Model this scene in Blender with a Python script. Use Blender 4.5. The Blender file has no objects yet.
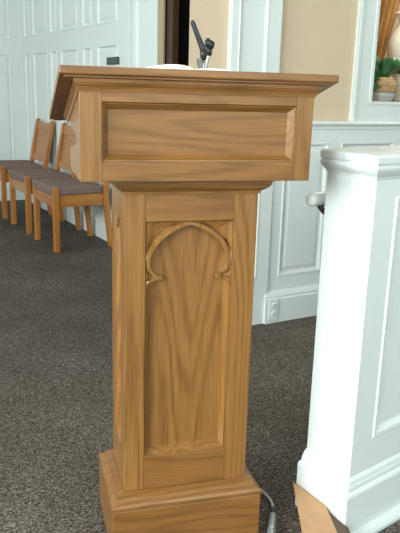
import bpy, bmesh, math, random
from mathutils import Vector, Matrix
random.seed(4)
C = bpy.context.scene.collection
PI = math.pi

# ------------------------------------------------------------------ materials
def new_mat(name):
    m = bpy.data.materials.new(name); m.use_nodes = True
    nt = m.node_tree; b = nt.nodes['Principled BSDF']
    return m, nt, b
def node(nt, t, **kw):
    n = nt.nodes.new(t)
    for k, v in kw.items(): setattr(n, k, v)
    return n
def plain(name, col, rough=.5, metal=0, noise=.04, scale=30, coat=0, bump=0):
    m, nt, b = new_mat(name)
    tc = node(nt, 'ShaderNodeTexCoord'); nz = node(nt, 'ShaderNodeTexNoise')
    nz.inputs['Scale'].default_value = scale; nz.inputs['Detail'].default_value = 4
    nt.links.new(tc.outputs['Object'], nz.inputs['Vector'])
    r = node(nt, 'ShaderNodeValToRGB')
    r.color_ramp.elements[0].position = .3; r.color_ramp.elements[1].position = .7
    r.color_ramp.elements[0].color = (*[c*(1-noise) for c in col], 1)
    r.color_ramp.elements[1].color = (*[min(1, c*(1+noise)) for c in col], 1)
    nt.links.new(nz.outputs['Fac'], r.inputs['Fac'])
    nt.links.new(r.outputs['Color'], b.inputs['Base Color'])
    b.inputs['Roughness'].default_value = rough; b.inputs['Metallic'].default_value = metal
    b.inputs['Coat Weight'].default_value = coat
    if bump:
        bp = node(nt, 'ShaderNodeBump'); bp.inputs['Strength'].default_value = bump; bp.inputs['Distance'].default_value = .002
        nt.links.new(nz.outputs['Fac'], bp.inputs['Height']); nt.links.new(bp.outputs['Normal'], b.inputs['Normal'])
    return m
def wood(name, light, dark, axis='Z', rough=.35, cathedral=15.0, fine=1.0, coat=.25, seed=0.0):
    """oak: contour-line cathedral figure plus fine pores, grain running along one local axis"""
    m, nt, b = new_mat(name)
    L = nt.links.new
    tc = node(nt, 'ShaderNodeTexCoord')
    oi = node(nt, 'ShaderNodeObjectInfo')
    add = node(nt, 'ShaderNodeVectorMath', operation='ADD')
    sc = node(nt, 'ShaderNodeVectorMath', operation='SCALE'); sc.inputs['Scale'].default_value = 1.7
    comb = node(nt, 'ShaderNodeCombineXYZ')
    for k in range(3): L(oi.outputs['Random'], comb.inputs[k])
    L(comb.outputs[0], sc.inputs[0])
    L(tc.outputs['Object'], add.inputs[0]); L(sc.outputs[0], add.inputs[1])
    def mapped(across, along):
        mp = node(nt, 'ShaderNodeMapping')
        s = [across]*3; s['XYZ'.index(axis)] = along
        mp.inputs['Scale'].default_value = s; mp.inputs['Location'].default_value = (seed, seed*.7, seed*1.3)
        L(add.outputs[0], mp.inputs['Vector']); return mp
    n1 = node(nt, 'ShaderNodeTexNoise'); n1.inputs['Scale'].default_value = 1; n1.inputs['Detail'].default_value = 1.5; n1.inputs['Roughness'].default_value = .4
    L(mapped(8, .9).outputs[0], n1.inputs['Vector'])
    mul = node(nt, 'ShaderNodeMath', operation='MULTIPLY'); mul.inputs[1].default_value = cathedral*2*PI
    L(n1.outputs['Fac'], mul.inputs[0])
    s0 = node(nt, 'ShaderNodeMath', operation='SINE'); L(mul.outputs[0], s0.inputs[0])
    s1 = node(nt, 'ShaderNodeMath', operation='MULTIPLY_ADD'); s1.inputs[1].default_value = .5; s1.inputs[2].default_value = .5; L(s0.outputs[0], s1.inputs[0])
    sn = node(nt, 'ShaderNodeMath', operation='POWER'); sn.inputs[1].default_value = 2.2; L(s1.outputs[0], sn.inputs[0])
    n2 = node(nt, 'ShaderNodeTexNoise'); n2.inputs['Scale'].default_value = 1; n2.inputs['Detail'].default_value = 5; n2.inputs['Roughness'].default_value = .6
    L(mapped(260, 9).outputs[0], n2.inputs['Vector'])
    n3 = node(nt, 'ShaderNodeTexNoise'); n3.inputs['Scale'].default_value = 1; n3.inputs['Detail'].default_value = 2
    L(mapped(14, 1.5).outputs[0], n3.inputs['Vector'])
    ma = node(nt, 'ShaderNodeMath', operation='MULTIPLY_ADD'); ma.inputs[1].default_value = -.18; ma.inputs[2].default_value = .14
    L(sn.outputs[0], ma.inputs[0])
    mb = node(nt, 'ShaderNodeMath', operation='MULTIPLY_ADD'); mb.inputs[1].default_value = .80*fine
    L(n2.outputs['Fac'], mb.inputs[0]); L(ma.outputs[0], mb.inputs[2])
    mc = node(nt, 'ShaderNodeMath', operation='MULTIPLY_ADD'); mc.inputs[1].default_value = .12
    L(n3.outputs['Fac'], mc.inputs[0]); L(mb.outputs[0], mc.inputs[2])
    r = node(nt, 'ShaderNodeValToRGB'); e = r.color_ramp.elements
    e[0].position = .28; e[0].color = (*dark, 1); e[1].position = .78; e[1].color = (*light, 1)
    L(mc.outputs[0], r.inputs['Fac']); L(r.outputs['Color'], b.inputs['Base Color'])
    b.inputs['Roughness'].default_value = rough; b.inputs['Coat Weight'].default_value = coat; b.inputs['Coat Roughness'].default_value = .25
    bp = node(nt, 'ShaderNodeBump'); bp.inputs['Strength'].default_value = .12; bp.inputs['Distance'].default_value = .001
    L(n2.outputs['Fac'], bp.inputs['Height']); L(bp.outputs['Normal'], b.inputs['Normal'])
    return m
OL, OD = (.345, .165, .045), (.165, .070, .016)
XL, XD = (.312, .143, .039), (.155, .065, .015)
oak_z = wood('oak_upright', OL, OD, 'Z')
oak_x = wood('oak_level', XL, XD, 'X', seed=3.1)
oak_y = wood('oak_deep', XL, XD, 'Y', seed=5.7)
oak_shiny = wood('oak_carved', OL, OD, 'Z', rough=.22, coat=.6, seed=2.2)
chair_z = wood('chair_oak_upright', (.50, .205, .043), (.30, .105, .020), 'Z', rough=.4, cathedral=3, seed=1)
chair_y = wood('chair_oak_level', (.50, .205, .043), (.30, .105, .020), 'Y', rough=.4, cathedral=3, seed=1)
chair_x = wood('chair_oak_deep', (.50, .205, .043), (.30, .105, .020), 'X', rough=.4, cathedral=3, seed=1)
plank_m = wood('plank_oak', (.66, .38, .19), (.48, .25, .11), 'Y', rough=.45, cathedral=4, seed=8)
wedge_m = wood('wedge_dark_brown', (.16, .08, .045), (.09, .045, .025), 'Y', rough=.5, seed=8)
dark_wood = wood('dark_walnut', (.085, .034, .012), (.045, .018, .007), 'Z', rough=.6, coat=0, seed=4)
white = plain('white_paint', (.745, .79, .77), .38, noise=.01, scale=4)
white_post = plain('white_gloss_paint', (.80, .86, .85), .3, noise=.01, scale=4)
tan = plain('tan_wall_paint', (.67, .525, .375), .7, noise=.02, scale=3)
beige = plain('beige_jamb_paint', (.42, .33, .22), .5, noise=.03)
cushion_m = plain('mauve_brown_fabric', (.19, .125, .110), .85, noise=.12, scale=180, bump=.3)
black = plain('black_plastic', (.018, .020, .026), .38, noise=.1)
navy = plain('navy_rubber', (.012, .022, .04), .5)
metal = plain('satin_nickel', (.55, .55, .53), .3, 1)
grey_pl = plain('grey_die_cast', (.27, .31, .30), .35, .4)
cable_m = plain('grey_cable_jacket', (.36, .36, .35), .3)
page_m = plain('white_page', (.86, .87, .84), .6, noise=.02)
cover_m = plain('dark_book_cover', (.05, .02, .02), .5)
plaque_m = plain('dark_green_grey_plaque', (.035, .065, .065), .35)
outlet_m = plain('outlet_plastic', (.78, .83, .83), .3, noise=.01)
slot_m = plain('dark_slot', (.03, .03, .03), .6)
gold = plain('gold_satin', (.30, .155, .045), .35, noise=.3, scale=14)
leaf_m = plain('leaf_green', (.035, .12, .035), .35, noise=.35, scale=25)
stem_m = plain('stem_green', (.06, .13, .03), .5)
wicker_m = plain('dry_wicker', (.46, .30, .15), .7, noise=.3, scale=60, bump=.5)
ceramic = plain('pale_ceramic', (.72, .68, .60), .3, noise=.12, scale=12)
stone_m = plain('grey_planter', (.36, .38, .38), .5, noise=.1)
bracket_m = plain('bronze_bracket', (.05, .035, .03), .4, .6)
void_m = plain('closet_painted_shade', (.008, .006, .005), .9)  # near-black base colour carries the shade inside the doorway

def carpet_mat():
    m, nt, b = new_mat('speckled_carpet'); L = nt.links.new
    tc = node(nt, 'ShaderNodeTexCoord')
    mp = node(nt, 'ShaderNodeMapping'); mp.inputs['Rotation'].default_value = (0, 0, .6); mp.inputs['Scale'].default_value = (1, 1.6, 1)
    L(tc.outputs['Object'], mp.inputs['Vector'])
    v = node(nt, 'ShaderNodeTexVoronoi'); v.inputs['Scale'].default_value = 190; v.inputs['Randomness'].default_value = .75
    L(mp.outputs[0], v.inputs['Vector'])
    sep = node(nt, 'ShaderNodeSeparateColor'); L(v.outputs['Color'], sep.inputs[0])
    r = node(nt, 'ShaderNodeValToRGB'); r.color_ramp.interpolation = 'LINEAR'; e = r.color_ramp.elements
    e[0].position = 0; e[0].color = (.024, .019, .016, 1); e[1].position = 1; e[1].color = (.27, .235, .20, 1)
    for p, c in ((.3, (.078, .060, .046)), (.55, (.118, .094, .076)), (.78, (.155, .136, .120))):
        x = e.new(p); x.color = (*c, 1)
    L(sep.outputs[0], r.inputs['Fac'])
    n = node(nt, 'ShaderNodeTexNoise'); n.inputs['Scale'].default_value = 2.2; n.inputs['Detail'].default_value = 3; L(tc.outputs['Object'], n.inputs['Vector'])
    r2 = node(nt, 'ShaderNodeValToRGB'); r2.color_ramp.elements[0].color = (.82, .80, .78, 1); r2.color_ramp.elements[1].color = (1.1, 1.1, 1.12, 1)
    r2.color_ramp.elements[0].position = .35; r2.color_ramp.elements[1].position = .65
    L(n.outputs['Fac'], r2.inputs['Fac'])
    mx = node(nt, 'ShaderNodeMix', data_type='RGBA', blend_type='MULTIPLY'); mx.inputs['Factor'].default_value = 1
    L(r.outputs['Color'], mx.inputs[6]); L(r2.outputs['Color'], mx.inputs[7]); L(mx.outputs[2], b.inputs['Base Color'])
    b.inputs['Roughness'].default_value = .95; b.inputs['Specular IOR Level'].default_value = .15
    bp = node(nt, 'ShaderNodeBump'); bp.inputs['Strength'].default_value = .6; bp.inputs['Distance'].default_value = .004; bp.invert = True
    L(v.outputs['Distance'], bp.inputs['Height']); L(bp.outputs['Normal'], b.inputs['Normal'])
    return m
carpet = carpet_mat()

# ------------------------------------------------------------------ helpers
def tag(o, label=None, cat=None, group=None, kind=None):
    if label: o['label'] = label
    if cat: o['category'] = cat
    if group: o['group'] = group
    if kind: o['kind'] = kind
    return o
def empty(name, loc, rot=(0, 0, 0)):
    o = bpy.data.objects.new(name, None); o.empty_display_size = .1; C.objects.link(o)
    o.location = loc; o.rotation_euler = rot; return o
def obj(name, bm, mat, parent=None, loc=(0, 0, 0), smooth=False, bevel=0, seg=2):
    bmesh.ops.recalc_face_normals(bm, faces=bm.faces[:])
    me = bpy.data.meshes.new(name); bm.to_mesh(me); bm.free()
    o = bpy.data.objects.new(name, me); C.objects.link(o)
    me.materials.append(mat); o.location = loc
    if parent: o.parent = parent
    if smooth:
        for p in me.polygons: p.use_smooth = True
    if bevel:
        md = o.modifiers.new('soft_edges', 'BEVEL'); md.width = bevel; md.segments = seg; md.limit_method = 'ANGLE'; md.angle_limit = math.radians(40)
    return o
def BM(): return bmesh.new()
def box(bm, x0, x1, y0, y1, z0, z1):
    vs = [bm.verts.new((x, y, z)) for x in (x0, x1) for y in (y0, y1) for z in (z0, z1)]
    for f in ((0, 1, 3, 2), (4, 6, 7, 5), (0, 4, 5, 1), (2, 3, 7, 6), (0, 2, 6, 4), (1, 5, 7, 3)):
        bm.faces.new([vs[i] for i in f])
def prism(bm, bottom, top):
    """solid between two matching rings"""
    a = [bm.verts.new(p) for p in bottom]; b = [bm.verts.new(p) for p in top]; n = len(a)
    bm.faces.new(a[::-1]); bm.faces.new(b)
    for i in range(n): bm.faces.new((a[i], a[(i+1) % n], b[(i+1) % n], b[i]))
def loft(bm, rings, cap=True):
    R = [[bm.verts.new(p) for p in r] for r in rings]; n = len(R[0])
    for j in range(len(R)-1):
        for i in range(n): bm.faces.new((R[j][i], R[j][(i+1) % n], R[j+1][(i+1) % n], R[j+1][i]))
    if cap: bm.faces.new(R[0][::-1]); bm.faces.new(R[-1])
def tube(bm, pts, rad, n=10):
    pts = [Vector(p) for p in pts]; rs = rad if isinstance(rad, (list, tuple)) else [rad]*len(pts)
    rings = []; up = None
    for i, p in enumerate(pts):
        d = (pts[min(i+1, len(pts)-1)]-pts[max(i-1, 0)]).normalized()
        if up is None: up = Vector((0, 0, 1)) if abs(d.z) < .9 else Vector((1, 0, 0))
        s = d.cross(up).normalized(); up = s.cross(d).normalized()
        rings.append([p+rs[i]*(math.cos(2*PI*k/n)*s+math.sin(2*PI*k/n)*up) for k in range(n)])
    loft(bm, rings)
def lathe(bm, prof, n=24, c=(0, 0, 0)):
    loft(bm, [[(c[0]+r*math.cos(2*PI*k/n), c[1]+r*math.sin(2*PI*k/n), c[2]+z) for k in range(n)] for r, z in prof])
def extrude_profile(bm, prof, A, B, out):
    """profile points (o, z): o along out, swept from A to B"""
    A, B, out = Vector(A), Vector(B), Vector(out)
    loft(bm, [[p+out*o+Vector((0, 0, z)) for o, z in prof] for p in (A, B)])
def ring_profile(bm, prof, corners):
    """moulding round a rectangle (closed): prof = (overhang, z); corners(o) -> 4 xy points"""
    R = [[bm.verts.new((x, y, z)) for x, y in corners(o)] for o, z in prof]
    for j in range(len(R)-1):
        for i in range(4): bm.faces.new((R[j][i], R[j][(i+1) % 4], R[j+1][(i+1) % 4], R[j+1][i]))
    bm.faces.new(R[0][::-1]); bm.faces.new(R[-1])
def panel_loops(bm, P, r, prof):
    """nested rectangular loops: prof = (inset, depth); last one is filled"""
    u0, u1, v0, v1 = r; loops = []
    for ins, d in prof:
        loops.append([bm.verts.new(P(u, v, d)) for u, v in ((u0+ins, v0+ins), (u1-ins, v0+ins), (u1-ins, v1-ins), (u0+ins, v1-ins))])
    for a, b in zip(loops, loops[1:]):
        for i in range(4): bm.faces.new((a[i], a[(i+1) % 4], b[(i+1) % 4], b[i]))
    bm.faces.new(loops[-1])
RAISED = ((0, 0), (.004, .004), (.012, .003), (.018, -.012), (.024, -.014), (.05, -.004))
FLAT = ((0, 0), (.004, .005), (.012, .004), (.020, -.012))
def panelled(bm, P, U, V, rects, prof=RAISED, thick=.12):
    """a solid wall slab whose front carries framed panels; P(u, v, d) gives the point, d outward"""
    us = sorted({U[0], U[1], *[x for r in rects for x in r[:2]]}); vs = sorted({V[0], V[1], *[x for r in rects for x in r[2:4]]})
    vd = {}
    def vert(u, v):
        if (u, v) not in vd: vd[(u, v)] = bm.verts.new(P(u, v, 0))
        return vd[(u, v)]
    for a, b in zip(us, us[1:]):
        for c, d in zip(vs, vs[1:]):
            mu, mv = (a+b)/2, (c+d)/2
            if any(r[0] < mu < r[1] and r[2] < mv < r[3] for r in rects): continue
            bm.faces.new((vert(a, c), vert(b, c), vert(b, d), vert(a, d)))
    for r in rects: panel_loops(bm, P, r, prof)
    f = [bm.verts.new(P(u, v, 0)) for u, v in ((U[0], V[0]), (U[1], V[0]), (U[1], V[1]), (U[0], V[1]))]
    k = [bm.verts.new(P(u, v, -thick)) for u, v in ((U[0], V[0]), (U[1], V[0]), (U[1], V[1]), (U[0], V[1]))]
    for i in range(4): bm.faces.new((f[i], f[(i+1) % 4], k[(i+1) % 4], k[i]))
    bm.faces.new(k[::-1])
    bmesh.ops.remove_doubles(bm, verts=bm.verts[:], dist=1e-5)
def struct(name, bm, mat, **kw):
    o = obj(name, bm, mat, **kw); o['kind'] = 'structure'; return o
def copy_tree(o, parent=None):
    c = o.copy(); C.objects.link(c)
    if parent: c.parent = parent
    for ch in [x for x in bpy.data.objects if x.parent == o]: copy_tree(ch, c)
    return c

# ------------------------------------------------------------------ setting
HT = 3.3
XW = 1.262            # the panelled side wall
YB = 1.40             # the tan back wall
YF = 5.76             # the far wall
bm = BM(); box(bm, -4.6, 4.2, -4.0, 5.9, -.1, 0); struct('floor', bm, carpet)

# panelled side wall (faces -x), y from the closet door to the far corner
Pl = lambda u, v, d: (XW-d, u, v)
cols = [(3.369, 3.756), (3.869, 4.070), (4.189, 4.601), (4.715, 4.880), (4.983, 5.406), (5.499, 5.694)]
rects = [(a, b, z0, z1) for a, b in cols for z0, z1 in ((.24, 1.474), (1.622, 2.75))]
bm = BM(); panelled(bm, Pl, (3.13, YF), (0, HT), rects); struct('wall_left', bm, white)
# far wall (faces -y)
Pf = lambda u, v, d: (u, YF-d, v)
rects = [(a, b, z0, z1) for a, b in ((.74, 1.145), (.14, .62), (-.5, .02), (-1.1, -.62), (-1.7, -1.22), (-2.3, -1.82)) for z0, z1 in ((.24, 1.468), (1.60, 2.75))]
bm = BM(); panelled(bm, Pf, (-4.5, XW), (0, HT), rects); struct('wall_far', bm, white)
BASE = [(0, 0), (.030, 0), (.030, .125), (.024, .135), (.026, .142), (.020, .155), (.006, .165), (0, .168)]
bm = BM(); extrude_profile(bm, BASE, (XW, 3.13, 0), (XW, YF, 0), (-1, 0, 0)); struct('baseboard_left', bm, white)
bm = BM(); extrude_profile(bm, BASE, (-4.5, YF, 0), (XW-.03, YF, 0), (0, -1, 0)); struct('baseboard_far', bm, white)
# recessed plain bay between the panelling and the closet doorway
bm = BM(); panelled(bm, lambda u, v, d: (XW+.02-d, u, v), (2.77, 3.13), (0, HT), [(2.81, 3.10, .2, 2.75)], FLAT, .10); struct('wall_bay', bm, white)
bm = BM(); extrude_profile(bm, [(0, 0), (.02, 0), (.02, HT), (0, HT)], (XW, 3.13, 0), (XW, 3.165, 0), (-1, 0, 0)); struct('trim_1', bm, white, bevel=.004)
bm = BM(); extrude_profile(bm, [(-.02, 0), (.012, 0), (.012, HT), (-.02, HT)], (XW, 2.722, 0), (XW, 2.792, 0), (-1, 0, 0)); struct('trim_2', bm, white, bevel=.004)
# closet doorway: beige jamb, dark leaf standing ajar, inside coloured near-black as shade
bm = BM(); box(bm, XW-.003, XW+.018, 2.650, 2.7215, 0, 2.2); box(bm, XW-.003, XW+.018, 1.63, 2.650, 2.12, 2.2); box(bm, XW-.003, XW+.018, 1.56, 1.63, 0, 2.2)
struct('trim_3', bm, beige, bevel=.006)
bm = BM(); box(bm, XW, XW+.03, 1.56, 2.7215, 2.2, HT); struct('wall_over_closet', bm, white)
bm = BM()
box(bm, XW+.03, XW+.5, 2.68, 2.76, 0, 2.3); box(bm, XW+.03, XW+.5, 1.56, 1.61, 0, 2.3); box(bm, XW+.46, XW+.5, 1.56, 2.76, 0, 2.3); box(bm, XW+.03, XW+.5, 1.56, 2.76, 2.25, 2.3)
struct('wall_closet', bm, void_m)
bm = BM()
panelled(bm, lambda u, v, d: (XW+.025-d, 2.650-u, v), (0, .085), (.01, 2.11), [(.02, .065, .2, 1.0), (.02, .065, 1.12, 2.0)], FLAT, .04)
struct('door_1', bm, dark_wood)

# back wall (faces -y): tan plaster above, white wainscot below, splayed left end, niche cut through it
NX0, NX1, NZ0, NZ1 = 1.850, 2.75, 1.134, 2.35
def wall_piece(name, x0, x1, z0, z1, splay=False):
    s = .16 if splay else 0; bm = BM()
    prism(bm, [(x0, YB, z0), (x1, YB, z0), (x1, YB+.15, z0), (x0+s, YB+.15, z0)], [(x0, YB, z1), (x1, YB, z1), (x1, YB+.15, z1), (x0+s, YB+.15, z1)])
    struct(name, bm, tan)
wall_piece('wall_back_left', .756, NX0, 0, HT, True); wall_piece('wall_back_right', NX1, 4.1, 0, HT); wall_piece('wall_back_below', NX0, NX1, 0, NZ0); wall_piece('wall_back_above', NX0, NX1, NZ1, HT)
# niche shell
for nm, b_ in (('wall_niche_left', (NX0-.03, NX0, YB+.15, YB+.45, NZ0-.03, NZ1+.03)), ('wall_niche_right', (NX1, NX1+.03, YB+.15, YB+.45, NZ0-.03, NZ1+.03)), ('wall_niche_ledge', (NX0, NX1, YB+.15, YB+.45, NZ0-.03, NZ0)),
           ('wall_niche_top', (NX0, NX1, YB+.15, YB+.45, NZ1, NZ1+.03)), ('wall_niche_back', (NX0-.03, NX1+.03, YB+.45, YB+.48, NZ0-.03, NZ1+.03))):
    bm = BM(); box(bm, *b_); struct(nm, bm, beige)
# niche casing
bm = BM()
panelled(bm, lambda u, v, d: (u, YB-.022-d, v), (1.722, NX0-.004), (1.028, NZ1+.1), [], FLAT, .022)
box(bm, NX0-.022, NX0-.004, YB-.028, YB-.02, 1.125, NZ1); box(bm, 1.722, 1.737, YB-.032, YB-.02, 1.028, NZ1+.1)
box(bm, NX0-.004, NX1+.1, YB-.022, YB, 1.028, NZ0-.002); box(bm, NX0-.022, NX1+.1, YB-.03, YB-.02, NZ0-.016, NZ0-.002)
box(bm, NX1+.004, NX1+.1, YB-.022, YB, NZ0, NZ1+.1); box(bm, NX0-.004, NX1+.1, YB-.022, YB, NZ1+.002, NZ1+.1)
struct('trim_4', bm, white)
# wainscot panelling left and right of the pilaster
WZ = .995
Pb = lambda u, v, d: (u, YB-.020-d, v)
rects = [(1.300, 1.585, .238, .925)] + [(1.664+.475*k, 2.048+.475*k, .238, .925) for k in range(5)]
bm = BM(); panelled(bm, Pb, (1.23, 4.1), (0, WZ), rects, RAISED, .020); struct('trim_5', bm, white)
bm = BM(); panelled(bm, Pb, (.756, .957), (0, WZ), [(.79, .90, .25, .922)], RAISED, .020); struct('trim_6', bm, white)
RAIL = [(0, .990), (.026, .990), (.028, 1.004), (.038, 1.010), (.044, 1.020), (.038, 1.028), (0, 1.032)]
bm = BM(); extrude_profile(bm, RAIL, (1.23, YB, 0), (4.1, YB, 0), (0, -1, 0)); extrude_profile(bm, RAIL, (.756, YB, 0), (.957, YB, 0), (0, -1, 0)); struct('trim_7', bm, white)
BB = [(o+.020 if o else 0, z) for o, z in BASE]
bm = BM(); extrude_profile(bm, BB, (1.214, YB, 0), (4.1, YB, 0), (0, -1, 0)); struct('baseboard_back', bm, white)
# pilaster with a recessed fluted face
bm = BM()
panelled(bm, lambda u, v, d: (u, YB-.034-d, v), (.957, 1.23), (0, HT), [(.994, 1.156, .25, 3.1)], ((0, 0), (.003, .003), (.008, .002), (.014, -.010)), .034)
struct('trim_8', bm, white)

# electric outlet on the baseboard
t = empty('wall_outlet', (1.262, YB-.0505, .016)); tag(t, 'white duplex electrical outlet low on the baseboard beside the pilaster', 'outlet')
bm = BM(); box(bm, -.030, .030, -.006, 0, 0, .118); obj('cover_plate', bm, outlet_m, t, bevel=.003)
for z in (.036, .082):
    bm = BM(); lathe(bm, [(.0145, 0), (.0145, .003), (.0125, .0045)], 20); bm.transform(Matrix.Translation((0, -.006, z)) @ Matrix.Rotation(PI/2, 4, 'X'))
    s = obj('socket', bm, outlet_m, t)
    bm = BM(); box(bm, -.007, -.005, -.0112, -.0100, z-.005, z+.006); box(bm, .005, .007, -.0112, -.0100, z-.005, z+.006); obj('slot', bm, slot_m, s)

# dark plaque on the panelling
t = empty('wall_plaque', (XW-.0005, 3.435, 1.330)); tag(t, 'small dark rectangular plaque on the white panelled wall above the lectern top', 'plaque')
bm = BM(); box(bm, -.012, 0, -.105, .105, 0, .052); obj('plate', bm, plaque_m, t, bevel=.002)
bm = BM()
for a in ((-.103, .103, .0465, .050), (-.103, .103, .002, .0055), (-.103, -.099, .0055, .0465), (.099, .103, .0055, .0465)): box(bm, -.0135, -.012, *a)
obj('rim', bm, slot_m, t)

# rest of the room: plaster ceiling, window wall on the west side, window wall behind the camera
bm = BM(); box(bm, -4.75, 4.2, -4.2, 6.0, HT, HT+.1); struct('ceiling', bm, white)
def window_wall(name, x, y, wins, along, n0):
    """wall pierced by tall windows; along = 'y' (west wall at x) or 'x' (south wall at y)"""
    bm = BM(); lo, hi = (-4.2, 6.0) if along == 'y' else (-4.6, 4.2); z0, z1 = 1.3, 3.0
    def put(bm, a, b, c, d, t0=0, t1=.15):
        if along == 'y': box(bm, x-t1, x-t0, a, b, c, d)
        else: box(bm, a, b, y-t1, y-t0, c, d)
    cuts = [lo]+[v for w in wins for v in w]+[hi]
    for k in range(0, len(cuts), 2): put(bm, cuts[k], cuts[k+1], 0, HT)
    for a, b in wins: put(bm, a, b, 0, z0); put(bm, a, b, z1, HT)
    struct(name, bm, white)
    for k, (a, b) in enumerate(wins):
        bm = BM()
        for q in ((a, a+.05, z0, z1), (b-.05, b, z0, z1), (a+.05, b-.05, z0, z0+.05), (a+.05, b-.05, z1-.05, z1), ((a+b)/2-.02, (a+b)/2+.02, z0+.05, z1-.05)): put(bm, *q, .05, .10)
        struct('window_%d' % (n0+k), bm, white)
window_wall('wall_west', -4.6, 0, [(-3.2, -1.7), (-1.1, .4), (1.6, 3.1)], 'y', 1)
window_wall('wall_south', 0, -4.0, [(-3.4, -1.9), (-.6, .9)], 'x', 4)
bm = BM(); box(bm, 4.1, 4.25, -4.0, YB+.15, 0, HT); struct('wall_east', bm, white)

# ------------------------------------------------------------------ niche contents
t = empty('gold_drape', (2.06, 1.69, NZ0)); tag(t, 'gold draped cloth hanging in folds inside the white framed niche', 'drape')
bm = BM()
def fold(i, n, z):
    s = i/n; x = -.09+.40*s*(.45+.55*(z/1.2))+.10*(z/1.2)*s
    return (x-.015+.05*z*.3, .035*math.sin(s*PI*15)+.01*math.sin(s*23+z*2), z)
n = 72; front = []
zs = [0, .2, .4, .6, .8, 1.0, 1.19]
for z in zs:
    a = [Vector(fold(i, n, z)) for i in range(n+1)]
    front.append([*a, *[p+Vector((0, .006, 0)) for p in reversed(a)]])
loft(bm, front); obj('cloth', bm, gold, t, smooth=True)
bm = BM(); tube(bm, [(-.15, 0, 1.195), (.5, 0, 1.195)], .008); obj('rod', bm, metal, t)

t = empty('white_vase', (2.25, 1.56, NZ0)); tag(t, 'pale tall vase at the right behind the green leaves in the niche', 'vase')
bm = BM(); lathe(bm, [(.05, 0), (.06, .02), (.045, .06), (.06, .14), (.10, .24), (.105, .32), (.07, .40), (.05, .44), (.07, .47)], 28); obj('body', bm, ceramic, t, smooth=True)
bm = BM(); lathe(bm, [(.07, .47), (.076, .476), (.072, .484), (.055, .484)], 28); obj('rim', bm, ceramic, t, smooth=True)

t = empty('potted_plant', (2.015, 1.492, NZ0)); tag(t, 'green broad leaved plant in a wicker basket on the niche ledge', 'plant')
bm = BM(); lathe(bm, [(.065, 0), (.075, .03), (.08, .03), (.08, .045), (.07, .05)], 24); obj('saucer', bm, stone_m, t)
bm = BM(); prof = []
for k in range(13):
    z = .05+.075*k/12; prof.append((.072+.016*math.sin(PI*k/12)+(.003 if k % 2 else -.002), z))
prof.append((.06, .128)); lathe(bm, prof, 28); obj('basket', bm, wicker_m, t)
def leaf(bm, base, tip, w, droop, roll=0):
    base, tip = Vector(base), Vector(tip); d = tip-base; s = d.cross(Vector((0, 0, 1))).normalized(); nrm = s.cross(d).normalized()
    s = (s*math.cos(roll)+nrm*math.sin(roll)); nn = s.cross(d).normalized(); rings = []
    for k in range(11):
        q = k/10; ww = w*(math.sin(PI*min(1, q*.93+.04))**.7)*(1-.35*q); p = base+d*q+Vector((0, 0, droop*math.sin(PI*q)))
        e = .25*ww
        rings.append([p-s*ww+nn*e, p-s*ww*.5+nn*e*.25, p, p+s*ww*.5+nn*e*.25, p+s*ww+nn*e, p+s*ww*.5+nn*(e*.25-.0025), p-nn*.003, p-s*ww*.5+nn*(e*.25-.0025)])
    loft(bm, rings)
for (b0, tp, w, dr, rl) in [((-.02, -.02, .12), (-.12, -.05, .235), .040, .02, 1.1), ((-.03, -.03, .11), (-.145, -.06, .10), .032, .03, 1.0), ((0, -.03, .13), (.085, -.08, .165), .052, .045, 1.2),
                            ((.01, -.02, .13), (.15, -.07, .13), .055, .055, 1.1), ((-.02, -.03, .13), (-.02, -.07, .225), .042, .02, .9), ((-.02, 0, .12), (-.06, .03, .26), .035, 0, .7), ((-.03, -.04, .10), (-.13, -.06, .035), .028, .02, 1.0),
                            ((.02, 0, .12), (.14, .02, .19), .035, .03, .8)]:
    bm = BM(); leaf(bm, b0, tp, w, dr, rl); lf = obj('leaf', bm, leaf_m, t, smooth=True)
    bm = BM(); tube(bm, [(0, 0, .08), b0], .004, 8); obj('leaf_stalk', bm, stem_m, lf)

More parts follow.
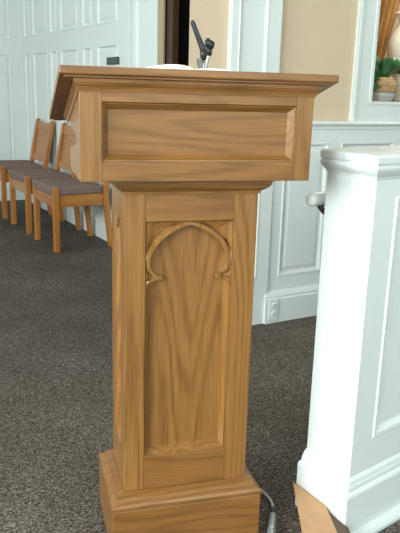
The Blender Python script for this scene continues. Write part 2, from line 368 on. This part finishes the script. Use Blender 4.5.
# ------------------------------------------------------------------ chairs
def make_chair():
    t = empty('dining_chair', (0, 0, 0))
    for s in (1, -1):
        bm = BM(); box(bm, -.228, -.186, s*.23-.021, s*.23+.021, 0, .468); obj('front_leg', bm, chair_z, t, bevel=.005)
        bm = BM(); y = s*.212
        rings = []
        for x, z, h in ((.225, 0, .020), (.205, .20, .022), (.185, .40, .023), (.190, .47, .023), (.236, .70, .024), (.262, .845, .021), (.264, .860, .016), (.2645, .866, .007)):
            w = .024 if z < .84 else (.021 if z < .85 else .012 if z > .863 else .018)
            rings.append([(x-h, y-w, z), (x+h*.6, y-w, z), (x+h*.6, y+w, z), (x-h, y+w, z)])
        loft(bm, rings); obj('rear_leg', bm, chair_z, t, bevel=.004)
        bm = BM(); a = [(-.186, s*.236), (.165, s*.216), (.165, s*.196), (-.186, s*.216)]
        prism(bm, [(x, y, .325) for x, y in a], [(x, y, .410) for x, y in a]); obj('side_rail', bm, chair_x, t, bevel=.003)
    bm = BM(); box(bm, -.219, -.197, -.209, .209, .325, .410); obj('front_rail', bm, chair_y, t, bevel=.003)
    bm = BM(); box(bm, .165, .185, -.176, .176, .325, .410); obj('rear_rail', bm, chair_y, t, bevel=.003)
    # cushion: trapezoid slab with crowned top
    bm = BM(); rings = []
    def outline(ins, z):
        pts = []
        for sg in (1, -1):
            h = [(-.238+ins, 0), (-.238+ins, .205-ins), (-.183+ins, .205-ins), (-.183+ins, .246-ins), (.155-ins, .214-ins), (.160-ins, .150)]
            pts += h[1:] if sg > 0 else [(x, -y) for x, y in reversed(h[1:])]
        return [(x, y, z) for x, y in pts]
    loft(bm, [outline(.008, .4105), outline(.0, .416), outline(.0, .452), outline(.004, .462), outline(.012, .469), outline(.03, .475), outline(.07, .479)])
    obj('cushion', bm, cushion_m, t, smooth=False, bevel=.006, seg=3)
    # back: bottom rail, top rail with a dipped crest, thin upright panel with a cut slot
    def bx(z): return .190+(z-.47)*.192
    def slab(z0, z1, y, d, off=0):
        return ([(bx(z0)+off, -y, z0), (bx(z0)+off+d, -y, z0), (bx(z0)+off+d, y, z0), (bx(z0)+off, y, z0)], [(bx(z1)+off, -y, z1), (bx(z1)+off+d, -y, z1), (bx(z1)+off+d, y, z1), (bx(z1)+off, y, z1)])
    bm = BM(); rings = []
    for k in range(13):
        y = -.189+.378*k/12; zt = .850-.017*math.sin(PI*k/12)**.7
        rings.append([(bx(.775)-.012, y, .775), (bx(.775)+.008, y, .775), (bx(zt)+.008, y, zt), (bx(zt)-.012, y, zt)])
    loft(bm, rings); obj('top_rail', bm, chair_y, t, bevel=.002)
    bm = BM(); prism(bm, *slab(.485, .535, .189, .020, -.012)); obj('lower_rail', bm, chair_y, t, bevel=.002)
    bm = BM(); prism(bm, *slab(.535, .722, .178, .010, -.004)); prism(bm, *slab(.726, .775, .178, .010, -.004))
    for s in (1, -1):
        a, b = slab(.722, .726, .178, .010, -.004)
        sel = lambda r: [(x, (s*.178 if (y*s > 0) else s*.05), z) for x, y, z in r]
        prism(bm, sel(a), sel(b))
    obj('back_panel', bm, chair_z, t)
    return t
ch = make_chair()
CY = (3.545, 4.230, 4.985)
labels = ('light wooden chair with mauve cushion nearest to the lectern in the wall row', 'middle wooden chair of the row of three along the panelled wall', 'wooden chair at the far end of the wall row, cut by the left picture edge')
for k in range(3):
    o = ch if k == 0 else copy_tree(ch)
    o.location = (.968, CY[k], 0); tag(o, labels[k], 'chair', 'wooden chairs along the panelled wall')

# ------------------------------------------------------------------ lectern (local frame: x right, y towards the speaker)
TH = -math.radians(15)
L_ = empty('lectern', (0, 0, 0), (0, 0, TH)); tag(L_, 'tall carved oak lectern with gothic arch panel standing in the middle of the carpet', 'lectern')
a, ds = .1606, .206
wD, wT, wP = .2638, .3063, .1958
zb, zP, zD0, zD1, zT = .1723, .1546, .966, 1.150, 1.2053
yD, yDb, yT, LT, ST = -.0544, .205, -.0868, .432, .257
tan_s = math.tan(ST)
def under(y): return zT-.0170-(y-yT)*tan_s          # underside of the sloping top
# base plinth and its stepped cap
o_p = wP-a
corners = lambda o: ((-a-o, -o), (a+o, -o), (a+o, ds+o), (-a-o, ds+o))
bm = BM(); ring_profile(bm, [(o_p, 0), (o_p, .138)], corners); obj('plinth', bm, oak_x, L_, bevel=.003)
bm = BM(); ring_profile(bm, [(o_p, .138), (o_p+.001, .141), (o_p+.001, .148), (o_p-.003, .1535), (.022, .159), (.0205, .163), (.0195, .168), (.004, zb), (-.02, zb)], corners); obj('plinth_cap', bm, oak_x, L_)
# shaft: stiles, rails, sunk panels
zs1 = .940
rx0, rx1, rz0, rz1 = -.111, .1025, .2637, .8655
def post(name, x0, x1, y0, y1, z0, z1, m): 
    bm = BM(); box(bm, x0, x1, y0, y1, z0, z1); return obj(name, bm, m, L_, bevel=.0016)
post('stile', -a, rx0, 0, .030, zb, zs1, oak_z); post('stile', rx1, a, 0, .030, zb, zs1, oak_z)
post('rail', rx0, rx1, .0004, .030, rz1, zs1, oak_x); post('rail', rx0, rx1, .0004, .030, zb, rz0, oak_x)
bm = BM(); Pp = lambda u, v, d: (u, .0006-d, v)
panel_loops(bm, Pp, (rx0, rx1, rz0, rz1), ((.0002, -.0002), (.001, -.005), (.004, -.0055), (.014, -.0235), (.0155, -.0255)))
box(bm, rx0, rx1, .028, .034, rz0, rz1); obj('arch_panel', bm, oak_z, L_)
# carved tracery in the head of the panel
cxm, hw = (rx0+rx1)/2, (rx1-rx0)/2
def bez(p0, p1, p2, p3, n):
    return [tuple((1-t)**3*p0[i]+3*(1-t)**2*t*p1[i]+3*(1-t)*t*t*p2[i]+t**3*p3[i] for i in (0, 1)) for t in [k/n for k in range(n+1)]]
inner = bez((.1035, .700), (.102, .718), (.088, .724), (.067, .7255), 8)
inner += bez((.0665, .7335), (.083, .736), (.093, .748), (.0935, .765), 8)
inner += bez((.0935, .765), (.0925, .800), (.060, .838), (0, .8555), 14)[1:]
outer = []
for (x, z) in inner:
    if z < .79: outer.append((hw-.001, z+.002))
    else:
        outer.append(None)
k0 = next(i for i, o in enumerate(outer) if o is None); nn = len(inner)-k0
path = [(hw-.001, .79+.0745*min(1, (j+1)/(nn*.5))) if j < nn*.5 else ((hw-.001)*(1-((j+1)/nn-.5)*2), .8645) for j in range(nn)]
for j in range(nn): outer[k0+j] = (max(path[j][0], 0), path[j][1])
def tracery():
    bm = BM(); yb, yf, ys = .0255, .0025, .0165
    for s in (1, -1):
        rows = []
        for (ix, iz), (ox, oz) in zip(inner, outer):
            d = Vector((ox-ix, oz-iz)); ln = max(d.length, 1e-6); u = d/ln
            def at(t): return ix+u.x*t, iz+u.y*t
            rib = min(.0115, ln*.6); q = max(0, min(1, (iz-.772)/.03))*max(0, min(1, (ln-.010)/.012))
            t2 = min(rib+.004, ln*.9); yy = yf+(ys-yf)*q; sc = .009*max(0, min(1, (.775-iz)/.02))*max(0, min(1, (ln-.008)/.012))
            t3 = ln*.96
            row = []
            for t, y in ((0, yb), (0, yf+.003), (min(.002, ln*.3), yf), (rib, yf), (t2, yy+sc*.5), (max(ln*.6, t2), (yy*.55+yf*.45)*q+(yy+sc)*(1-q)), (max(t3, t2), (yy*.15+yf*.85)*q+yy*(1-q)), (ln, yf)):
                px, pz = at(t); row.append(bm.verts.new((cxm+s*px, y, pz)))
            rows.append(row)
        for r0, r1 in zip(rows, rows[1:]):
            for i in range(len(r0)-1):
                f = (r0[i], r0[i+1], r1[i+1], r1[i])
                bm.faces.new(f if s > 0 else f[::-1])
    bmesh.ops.remove_doubles(bm, verts=bm.verts[:], dist=2e-5)
    return bm
obj('tracery', tracery(), oak_shiny, L_)
# sides and back of the shaft
def side_panel(s):
    bm = BM(); Q = lambda u, v, d: (s*(a+d), u, v)
    panelled(bm, Q, (.030, ds), (zb, zs1), [(.062, ds-.045, rz0, rz1)], ((0, 0), (.001, -.004), (.004, -.0045), (.013, -.016)), .030)
    so = obj('side_panel', bm, oak_z, L_)
    bm = BM()                                       # quatrefoil boss and small arch on the side
    c0 = (.030+ds)/2+.008; h2 = (ds-.045-.062)/2
    for sg in (1, -1):
        rows = []
        for (ix, iz), (ox, oz) in zip(inner, outer):
            k = h2/hw
            rows.append([bm.verts.new((s*(a-y), c0+sg*px*k, pz)) for px, pz, y in ((ix, iz, .016), (ix, iz, .004), (ox, oz, .004))])
        for r0, r1 in zip(rows, rows[1:]):
            for i in range(2): bm.faces.new((r0[i], r0[i+1], r1[i+1], r1[i]))
    bmesh.ops.remove_doubles(bm, verts=bm.verts[:], dist=2e-5)
    obj('side_tracery', bm, oak_shiny, so)
side_panel(1); side_panel(-1)
post('back_panel', -a+.030, a-.030, ds-.022, ds-.001, zb, zs1, oak_z)
# crown moulding under the desk box
bm = BM()
CR = [(-.02, .930), (.0035, .930), (.0040, .934), (.0045, .937), (.010, .940), (.017, .945), (.022, .9505), (.0245, .956), (.0245, .960), (.028, .9605), (.028, zD0)]
ring_profile(bm, CR, corners); obj('crown_molding', bm, oak_x, L_)
# desk box
bm = BM(); box(bm, -wD+.02, wD-.02, yD+.022, .196, zD0, zD0+.018); obj('desk_bottom', bm, oak_x, L_)
fx0, fx1, fz0, fz1 = -.217, .223, 1.0085, 1.134
zf = under(yD)-.003
post('desk_stile', -wD, fx0, yD, yD+.022, zD0, zf, oak_z); post('desk_stile', fx1, wD, yD, yD+.022, zD0, zf, oak_z)
post('desk_rail', fx0, fx1, yD+.0004, yD+.022, zD0, fz0, oak_x); post('desk_rail', fx0, fx1, yD+.0004, yD+.022, fz1, zf, oak_x)
bm = BM(); panel_loops(bm, lambda u, v, d: (u, yD+.0006-d, v), (fx0, fx1, fz0, fz1), ((.0002, 0), (.001, -.004), (.0035, -.0045), (.0135, -.016), (.015, -.0175)))
box(bm, fx0, fx1, yD+.019, yD+.022, fz0, fz1); obj('desk_panel', bm, oak_x, L_)
# shaped side cheeks with a rounded lower back corner and a scooped hand hold
prof = [(yD+.022, zD0), (.150, zD0)]
prof += bez((.150, zD0), (.190, zD0), (.206, zD0+.012), (.206, zD0+.034), 8)[1:]
prof += bez((.206, zD0+.034), (.206, zD0+.052), (.190, zD0+.058), (.170, zD0+.060), 6)[1:]
prof += bez((.170, zD0+.060), (.120, zD0+.064), (.060, zD0+.066), (.040, zD0+.078), 6)[1:]
prof += bez((.040, zD0+.078), (.032, zD0+.088), (.050, zD0+.097), (.085, zD0+.096), 6)[1:]
prof += [(.20, under(.20)-.040), (.20, under(.20)-.003), (yD+.022, under(yD+.022)-.003)]
for s in (1, -1):
    bm = BM(); x0, x1 = s*wD, s*(wD-.020)
    prism(bm, [(x0, y, z) for y, z in prof], [(x1, y, z) for y, z in prof]); obj('cheek', bm, oak_y, L_, bevel=.0016)
# bed moulding under the top: front run plus sloping returns
BED = [(0, -.0255), (.002, -.0255), (.0025, -.022), (.0045, -.0165), (.009, -.0125), (.0095, -.0105), (.012, -.0095), (.0125, -.003), (.0125, .0), (0, .0)]
bm = BM()
def bed_corner(pt, o, dz, y):
    return None
A = [(-wD-o, yD-o, under(yD)+dz+o*tan_s) for o, dz in BED]; B = [(wD+o, yD-o, under(yD)+dz+o*tan_s) for o, dz in BED]
Ab = [(-wD-o, .255, under(.255)+dz) for o, dz in BED]; Bb = [(wD+o, .255, under(.255)+dz) for o, dz in BED]
R = [[bm.verts.new(p) for p in r] for r in (Ab, A, B, Bb)]; n = len(BED)
for j in range(3):
    for i in range(n): bm.faces.new((R[j][i], R[j][(i+1) % n], R[j+1][(i+1) % n], R[j+1][i]))
bm.faces.new(R[0]); bm.faces.new(R[3][::-1])
obj('bed_molding', bm, oak_x, L_)
# the sloping top with a thin lip bead
yb_ = yT+LT*math.cos(ST)
bm = BM()
q = [(-wT, yT), (wT, yT), (wT, yb_), (-wT, yb_)]
prism(bm, [(x, y, under(y)) for x, y in q], [(x, y+.0*tan_s, under(y)+.0170) for x, y in q]); obj('sloping_top', bm, oak_x, L_, bevel=.003)
bm = BM()
q2 = [(-wT+.010, yT+.010), (wT-.010, yT+.010), (wT-.010, yb_-.004), (-wT+.010, yb_-.004)]
i2 = [(-wT+.028, yT+.022), (wT-.028, yT+.022), (wT-.028, yb_-.02), (-wT+.028, yb_-.02)]
for r in range(4):
    c = [q2[r], q2[(r+1) % 4], i2[(r+1) % 4], i2[r]]
    prism(bm, [(x, y, under(y)-.0025) for x, y in c], [(x, y, under(y)) for x, y in c])
obj('lip_bead', bm, oak_x, L_)

def lec(x, y, z):                         # lectern frame -> world
    return (math.cos(TH)*x-math.sin(TH)*y, math.sin(TH)*x+math.cos(TH)*y, z)
# ------------------------------------------------------------------ open book on the slope
yk = -.045
zk = under(yk)+.0172
t = empty('open_book', lec(-.018, yk, zk), (-ST, 0, TH)); tag(t, 'open book with white curling pages lying on the lectern top', 'book')
bm = BM(); box(bm, -.128, .128, -.002, .160, 0, .004); obj('cover', bm, cover_m, t, bevel=.0015)
for s, hh in ((-1, .0225), (1, .0165)):
    rings = []; n = 14
    for k in range(n+1):
        q = k/n; x = s*(.0008+.122*q); z = .007+(hh-.007)*math.sin(PI*min(1, q*.92+.08)**.75)**.8*(1-.12*q)
        rings.append([(x, 0, .004), (x, .156, .004), (x, .156, z), (x, 0, z)])
    bm = BM(); loft(bm, rings); obj('page_block', bm, page_m, t)

# ------------------------------------------------------------------ two microphones on the slope
def slope_z(y): return under(y)+.0172
bx_, by_ = .060, .15
base = Vector(lec(bx_, by_, slope_z(by_)+.0048))
def lp(x, y, z): return Vector(lec(x, y, z))-base
t = empty('microphone', base); tag(t, 'slim black microphone tilted up to the left above the lectern top', 'microphone', 'microphones on the lectern')
bm = BM(); lathe(bm, [(.017, 0), (.017, .008), (.011, .013), (.007, .014)], 20); obj('mount', bm, metal, t)
bm = BM(); tube(bm, [lp(.060, .15, slope_z(.15)+.01), lp(.0595, .15, 1.19), lp(.0575, .15, 1.215), lp(.0565, .15, 1.238)], .0036, 10); obj('gooseneck', bm, metal, t, smooth=True)
bm = BM(); tube(bm, [lp(.0560, .15, 1.236), lp(.0560, .15, 1.248), lp(.0550, .15, 1.258)], [.0068, .0085, .0080], 14); obj('mic_clip', bm, black, t, smooth=True)
bm = BM(); tube(bm, [lp(.0555, .15, 1.252), lp(.0535, .15, 1.262), lp(.040, .15, 1.291), lp(.0285, .15, 1.317), lp(.0260, .15, 1.3225), lp(.0248, .15, 1.325)], [.0075, .0078, .0062, .0058, .0052, .0025], 16); body = obj('mic_body', bm, black, t, smooth=True)
bm = BM(); tube(bm, [lp(.0288, .15, 1.3163), lp(.0280, .15, 1.3181)], .0061, 16); obj('grille_ring', bm, black, body)
bm = BM(); box(bm, -.013, -.003, -.004, .004, .058, .092); bmesh.ops.rotate(bm, verts=bm.verts[:], cent=(-.006, 0, .06), matrix=Matrix.Rotation(-.28, 3, 'Y')); obj('cable_clip', bm, metal, t, bevel=.001)
base2 = Vector(lec(.094, .200, slope_z(.200)+.0036))
def lq(x, y, z): return Vector(lec(x, y, z))-base2
t = empty('microphone', base2); tag(t, 'short black microphone with a round knob turned away, right one of the pair', 'microphone', 'microphones on the lectern')
bm = BM(); lathe(bm, [(.013, 0), (.013, .008), (.009, .013), (.006, .014)], 20); obj('mount', bm, metal, t)
bm = BM(); tube(bm, [lq(.094, .200, slope_z(.200)+.01), lq(.0800, .190, 1.195), lq(.0740, .187, 1.222), lq(.0785, .185, 1.245), lq(.0795, .184, 1.255)], .0036, 10); obj('gooseneck', bm, metal, t, smooth=True)
bm = BM(); tube(bm, [lq(.0795, .184, 1.247), lq(.0800, .184, 1.256), lq(.0790, .183, 1.268)], [.0062, .0072, .0075], 14); obj('mic_clip', bm, black, t, smooth=True)
bm = BM(); tube(bm, [lq(.0680, .182, 1.2785), lq(.0705, .181, 1.2785), lq(.0760, .180, 1.2755), lq(.0820, .179, 1.2725), lq(.0870, .178, 1.2705), lq(.0900, .177, 1.2695)], [.005, .0085, .0105, .0110, .0105, .006], 16); obj('mic_head', bm, black, t, smooth=True)
bm = BM(); tube(bm, [lq(.0750, .181, 1.2835), lq(.0745, .181, 1.2885)], [.0055, .0045], 12); obj('knob', bm, black, t)

# ------------------------------------------------------------------ microphone cable on the floor
t = empty('audio_cable', lec(.265, .045, 0)); tag(t, 'grey audio cable with a silver plug lying on the carpet beside the lectern plinth', 'cable')
o0 = Vector(lec(.26, .05, 0))
def fl(x, y, z): return Vector(lec(x, y, z))-o0
path = [(.150, .275, .006), (.205, .262, .006), (.246, .232, .006), (.270, .190, .006), (.281, .150, .007), (.283, .125, .008), (.279, .095, .010), (.272, .072, .012)]
bm = BM(); tube(bm, [fl(*p_) for p_ in path], .0048, 10); obj('cord', bm, cable_m, t, smooth=True)
bm = BM(); tube(bm, [fl(.2735, .076, .0115), fl(.270, .066, .0125), fl(.2615, .047, .0125)], [.0065, .0095, .0102], 16); obj('strain_relief', bm, navy, t, smooth=True)
bm = BM(); tube(bm, [fl(.2618, .0475, .0125), fl(.258, .039, .0125), fl(.235, -.013, .0125), fl(.228, -.029, .0125), fl(.222, -.042, .0125)], [.0100, .0112, .0118, .0122, .0120], 20); obj('plug_shell', bm, grey_pl, t)
bm = BM(); tube(bm, [fl(.2335, -.0165, .0125), fl(.2315, -.021, .0125)], .0128, 20); obj('plug_collar', bm, metal, t)

# ------------------------------------------------------------------ white panelled half wall with its end post and cap
W_ = empty('half_wall', (.391, -.187, 0)); tag(W_, 'white panelled wooden half wall ending in a capped post, right of the lectern', 'half wall')
ph = math.radians(9); e = Vector((math.cos(ph), math.sin(ph), 0)); LW = 1.35; WD = .178
def foot(o, x1=LW):                        # parallelogram footprint grown by o
    f = Vector((-o, -o, 0))
    g = Vector((-o, WD+.3*o, 0))
    return [f, f+e*(x1+o), g+e*(x1+o), g]
def fz(o, z): return [p+Vector((0, 0, z)) for p in foot(o)]
nrm = Vector((e.y, -e.x, 0))
# body: plain end face plus panelled front
bm = BM(); panelled(bm, lambda u, v, d: tuple(e*u+nrm*d+Vector((0, 0, v))), (0, LW), (.15, .980), [(.082, .47, .27, .925), (.56, .95, .27, .925)], ((0, 0), (.005, .004), (.014, .003), (.022, -.010), (.028, -.011), (.045, -.006)), .05)
obj('panel_front', bm, white_post, W_)
bm = BM(); b0 = foot(0); q = [b0[0]+Vector((0, .0506, 0)), b0[1]+Vector((0, .0506, 0)), b0[2], b0[3]]
prism(bm, [p+Vector((0, 0, .15)) for p in q], [p+Vector((0, 0, .980)) for p in q]); obj('core', bm, white_post, W_)
bm = BM(); loft(bm, [fz(o, z) for o, z in ((.024, 0), (.024, .135), (.021, .141), (.014, .145), (.013, .157), (.010, .163), (.008, .171), (.003, .178), (0, .180))]); obj('base_molding', bm, white_post, W_)
bm = BM(); loft(bm, [fz(o, z) for o, z in ((0, .969), (.003, .971), (.004, .975), (.009, .980), (.015, .986), (.019, .992), (.0205, .997), (.0195, 1.002), (.0165, 1.004), (.016, 1.006)) ]); obj('cap_molding', bm, white_post, W_)
bm = BM(); loft(bm, [fz(o, z) for o, z in ((.016, 1.006), (.0205, 1.007), (.022, 1.010), (.022, 1.023), (.019, 1.027), (.015, 1.028))]); obj('cap', bm, white_post, W_)

bm = BM(); f0 = foot(.0245)[0]; loft(bm, [[f0+e*u+nrm*o+Vector((0, 0, z)) for o, z in ((0, 0), (.022, 0), (.022, .010), (.016, .020), (0, .026))] for u in (.004, LW)]); obj('shoe_molding', bm, white_post, W_)

# hand rail fixed to the hidden side of the half wall
H_ = empty('hand_rail', (.398, .050, .888)); tag(H_, 'round white handrail whose end sticks out behind the half wall post', 'handrail')
bm = BM(); r_ = .0187; rings = [(-.0155, .008), (-.014, .0125), (-.010, .0165), (-.003, .0187), (.004, .0187)]
tube(bm, [e*s for s, _ in rings]+[e*1.15], [r for _, r in rings]+[r_], 24); obj('rail', bm, white_post, H_, smooth=True)
for s in (.034, .85):
    bm = BM(); c = e*s
    tube(bm, [c+Vector((0, 0, -.016)), c+Vector((0, 0, -.024)), c+Vector((0, -.014, -.034)), c+Vector((0, -.057, -.034))], [.012, .008, .007, .009], 12)
    obj('bracket', bm, bracket_m, H_, smooth=True)

# wooden floor plank butting against the post
P_ = empty('floor_plank', (.30, -.16, 0)); tag(P_, 'pale oak plank lying on the carpet against the foot of the white half wall', 'plank')
v0 = Vector((.30, -.16, 0))
poly = [(0.357, 0.003), (0.3665, -0.131), (0.3138, -0.2426), (0.2561, -0.3534), (0.1682, -0.3095), (0.2317, -0.199)]
under_poly = [(0.3655, -0.035), (0.3665, -0.131), (0.3138, -0.2426), (0.2561, -0.3534), (0.2022, -0.3295), (0.2657, -0.219)]
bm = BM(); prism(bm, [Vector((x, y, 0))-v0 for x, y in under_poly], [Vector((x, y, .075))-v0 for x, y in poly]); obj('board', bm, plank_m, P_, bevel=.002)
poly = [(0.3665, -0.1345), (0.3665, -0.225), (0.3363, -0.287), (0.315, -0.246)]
bm = BM(); prism(bm, [Vector((x, y, 0))-v0 for x, y in poly], [Vector((x, y, .062))-v0 for x, y in poly]); tag(obj('dark_wedge', bm, wedge_m, P_, bevel=.001), 'dark brown wedge beside the pale plank')  # dark brown wedge, separate piece set in beside the board

# ------------------------------------------------------------------ light
w = bpy.data.worlds.new('room_light'); bpy.context.scene.world = w; w.use_nodes = True
bg = w.node_tree.nodes['Background']; bg.inputs['Color'].default_value = (.93, 1, 1.0, 1); bg.inputs['Strength'].default_value = 1.5
def area(name, loc, target, sx, sy, power, col):
    d = bpy.data.lights.new(name, 'AREA'); d.shape = 'RECTANGLE'; d.size = sx; d.size_y = sy; d.energy = power; d.color = col
    o = bpy.data.objects.new(name, d); C.objects.link(o); o.location = loc
    o.rotation_euler = (Vector(target)-Vector(loc)).to_track_quat('-Z', 'Y').to_euler(); return o
for y_, p_ in ((-2.45, 190), (-.35, 150), (2.35, 42)):
    area('window_daylight', (-4.55, y_, 2.15), (-3, y_, 1.8), 1.6, 1.4, p_, (.91, 1, .99))
for x_, p_ in ((-2.65, 30), (.15, 25)):
    area('window_daylight', (x_, -3.95, 2.15), (x_, -2.5, 1.8), 1.4, 1.6, p_, (.96, 1, .98))
area('niche_fill_light', (2.25, YB+.06, NZ1-.04), (2.15, YB+.25, 1.4), .6, .08, 14, (1, .93, .8))  # added fill without a fixture, brightens the niche contents

# ------------------------------------------------------------------ camera
cam_d = bpy.data.cameras.new('camera'); cam = bpy.data.objects.new('camera', cam_d); C.objects.link(cam)
Rm = Matrix(((0.8658092332152291, 0.10098627252939336, -0.490077692248766), (-0.4995959850913398, 0.22907147615215784, -0.8354221151574127), (0.02789665499429903, 0.968157028365797, 0.2487845354238052)))
cam.matrix_world = Matrix.Translation((-.781, -1.372, 1.1619)) @ Rm.to_4x4()
cam_d.sensor_fit = 'VERTICAL'; cam_d.sensor_height = 24; cam_d.lens = 683.284/533*24; cam_d.clip_start = .02
S = bpy.context.scene; S.camera = cam
S.view_settings.view_transform = 'Standard'; S.view_settings.look = 'None'; S.view_settings.gamma = 1; S.view_settings.use_curve_mapping = False
S.view_settings.exposure = .12
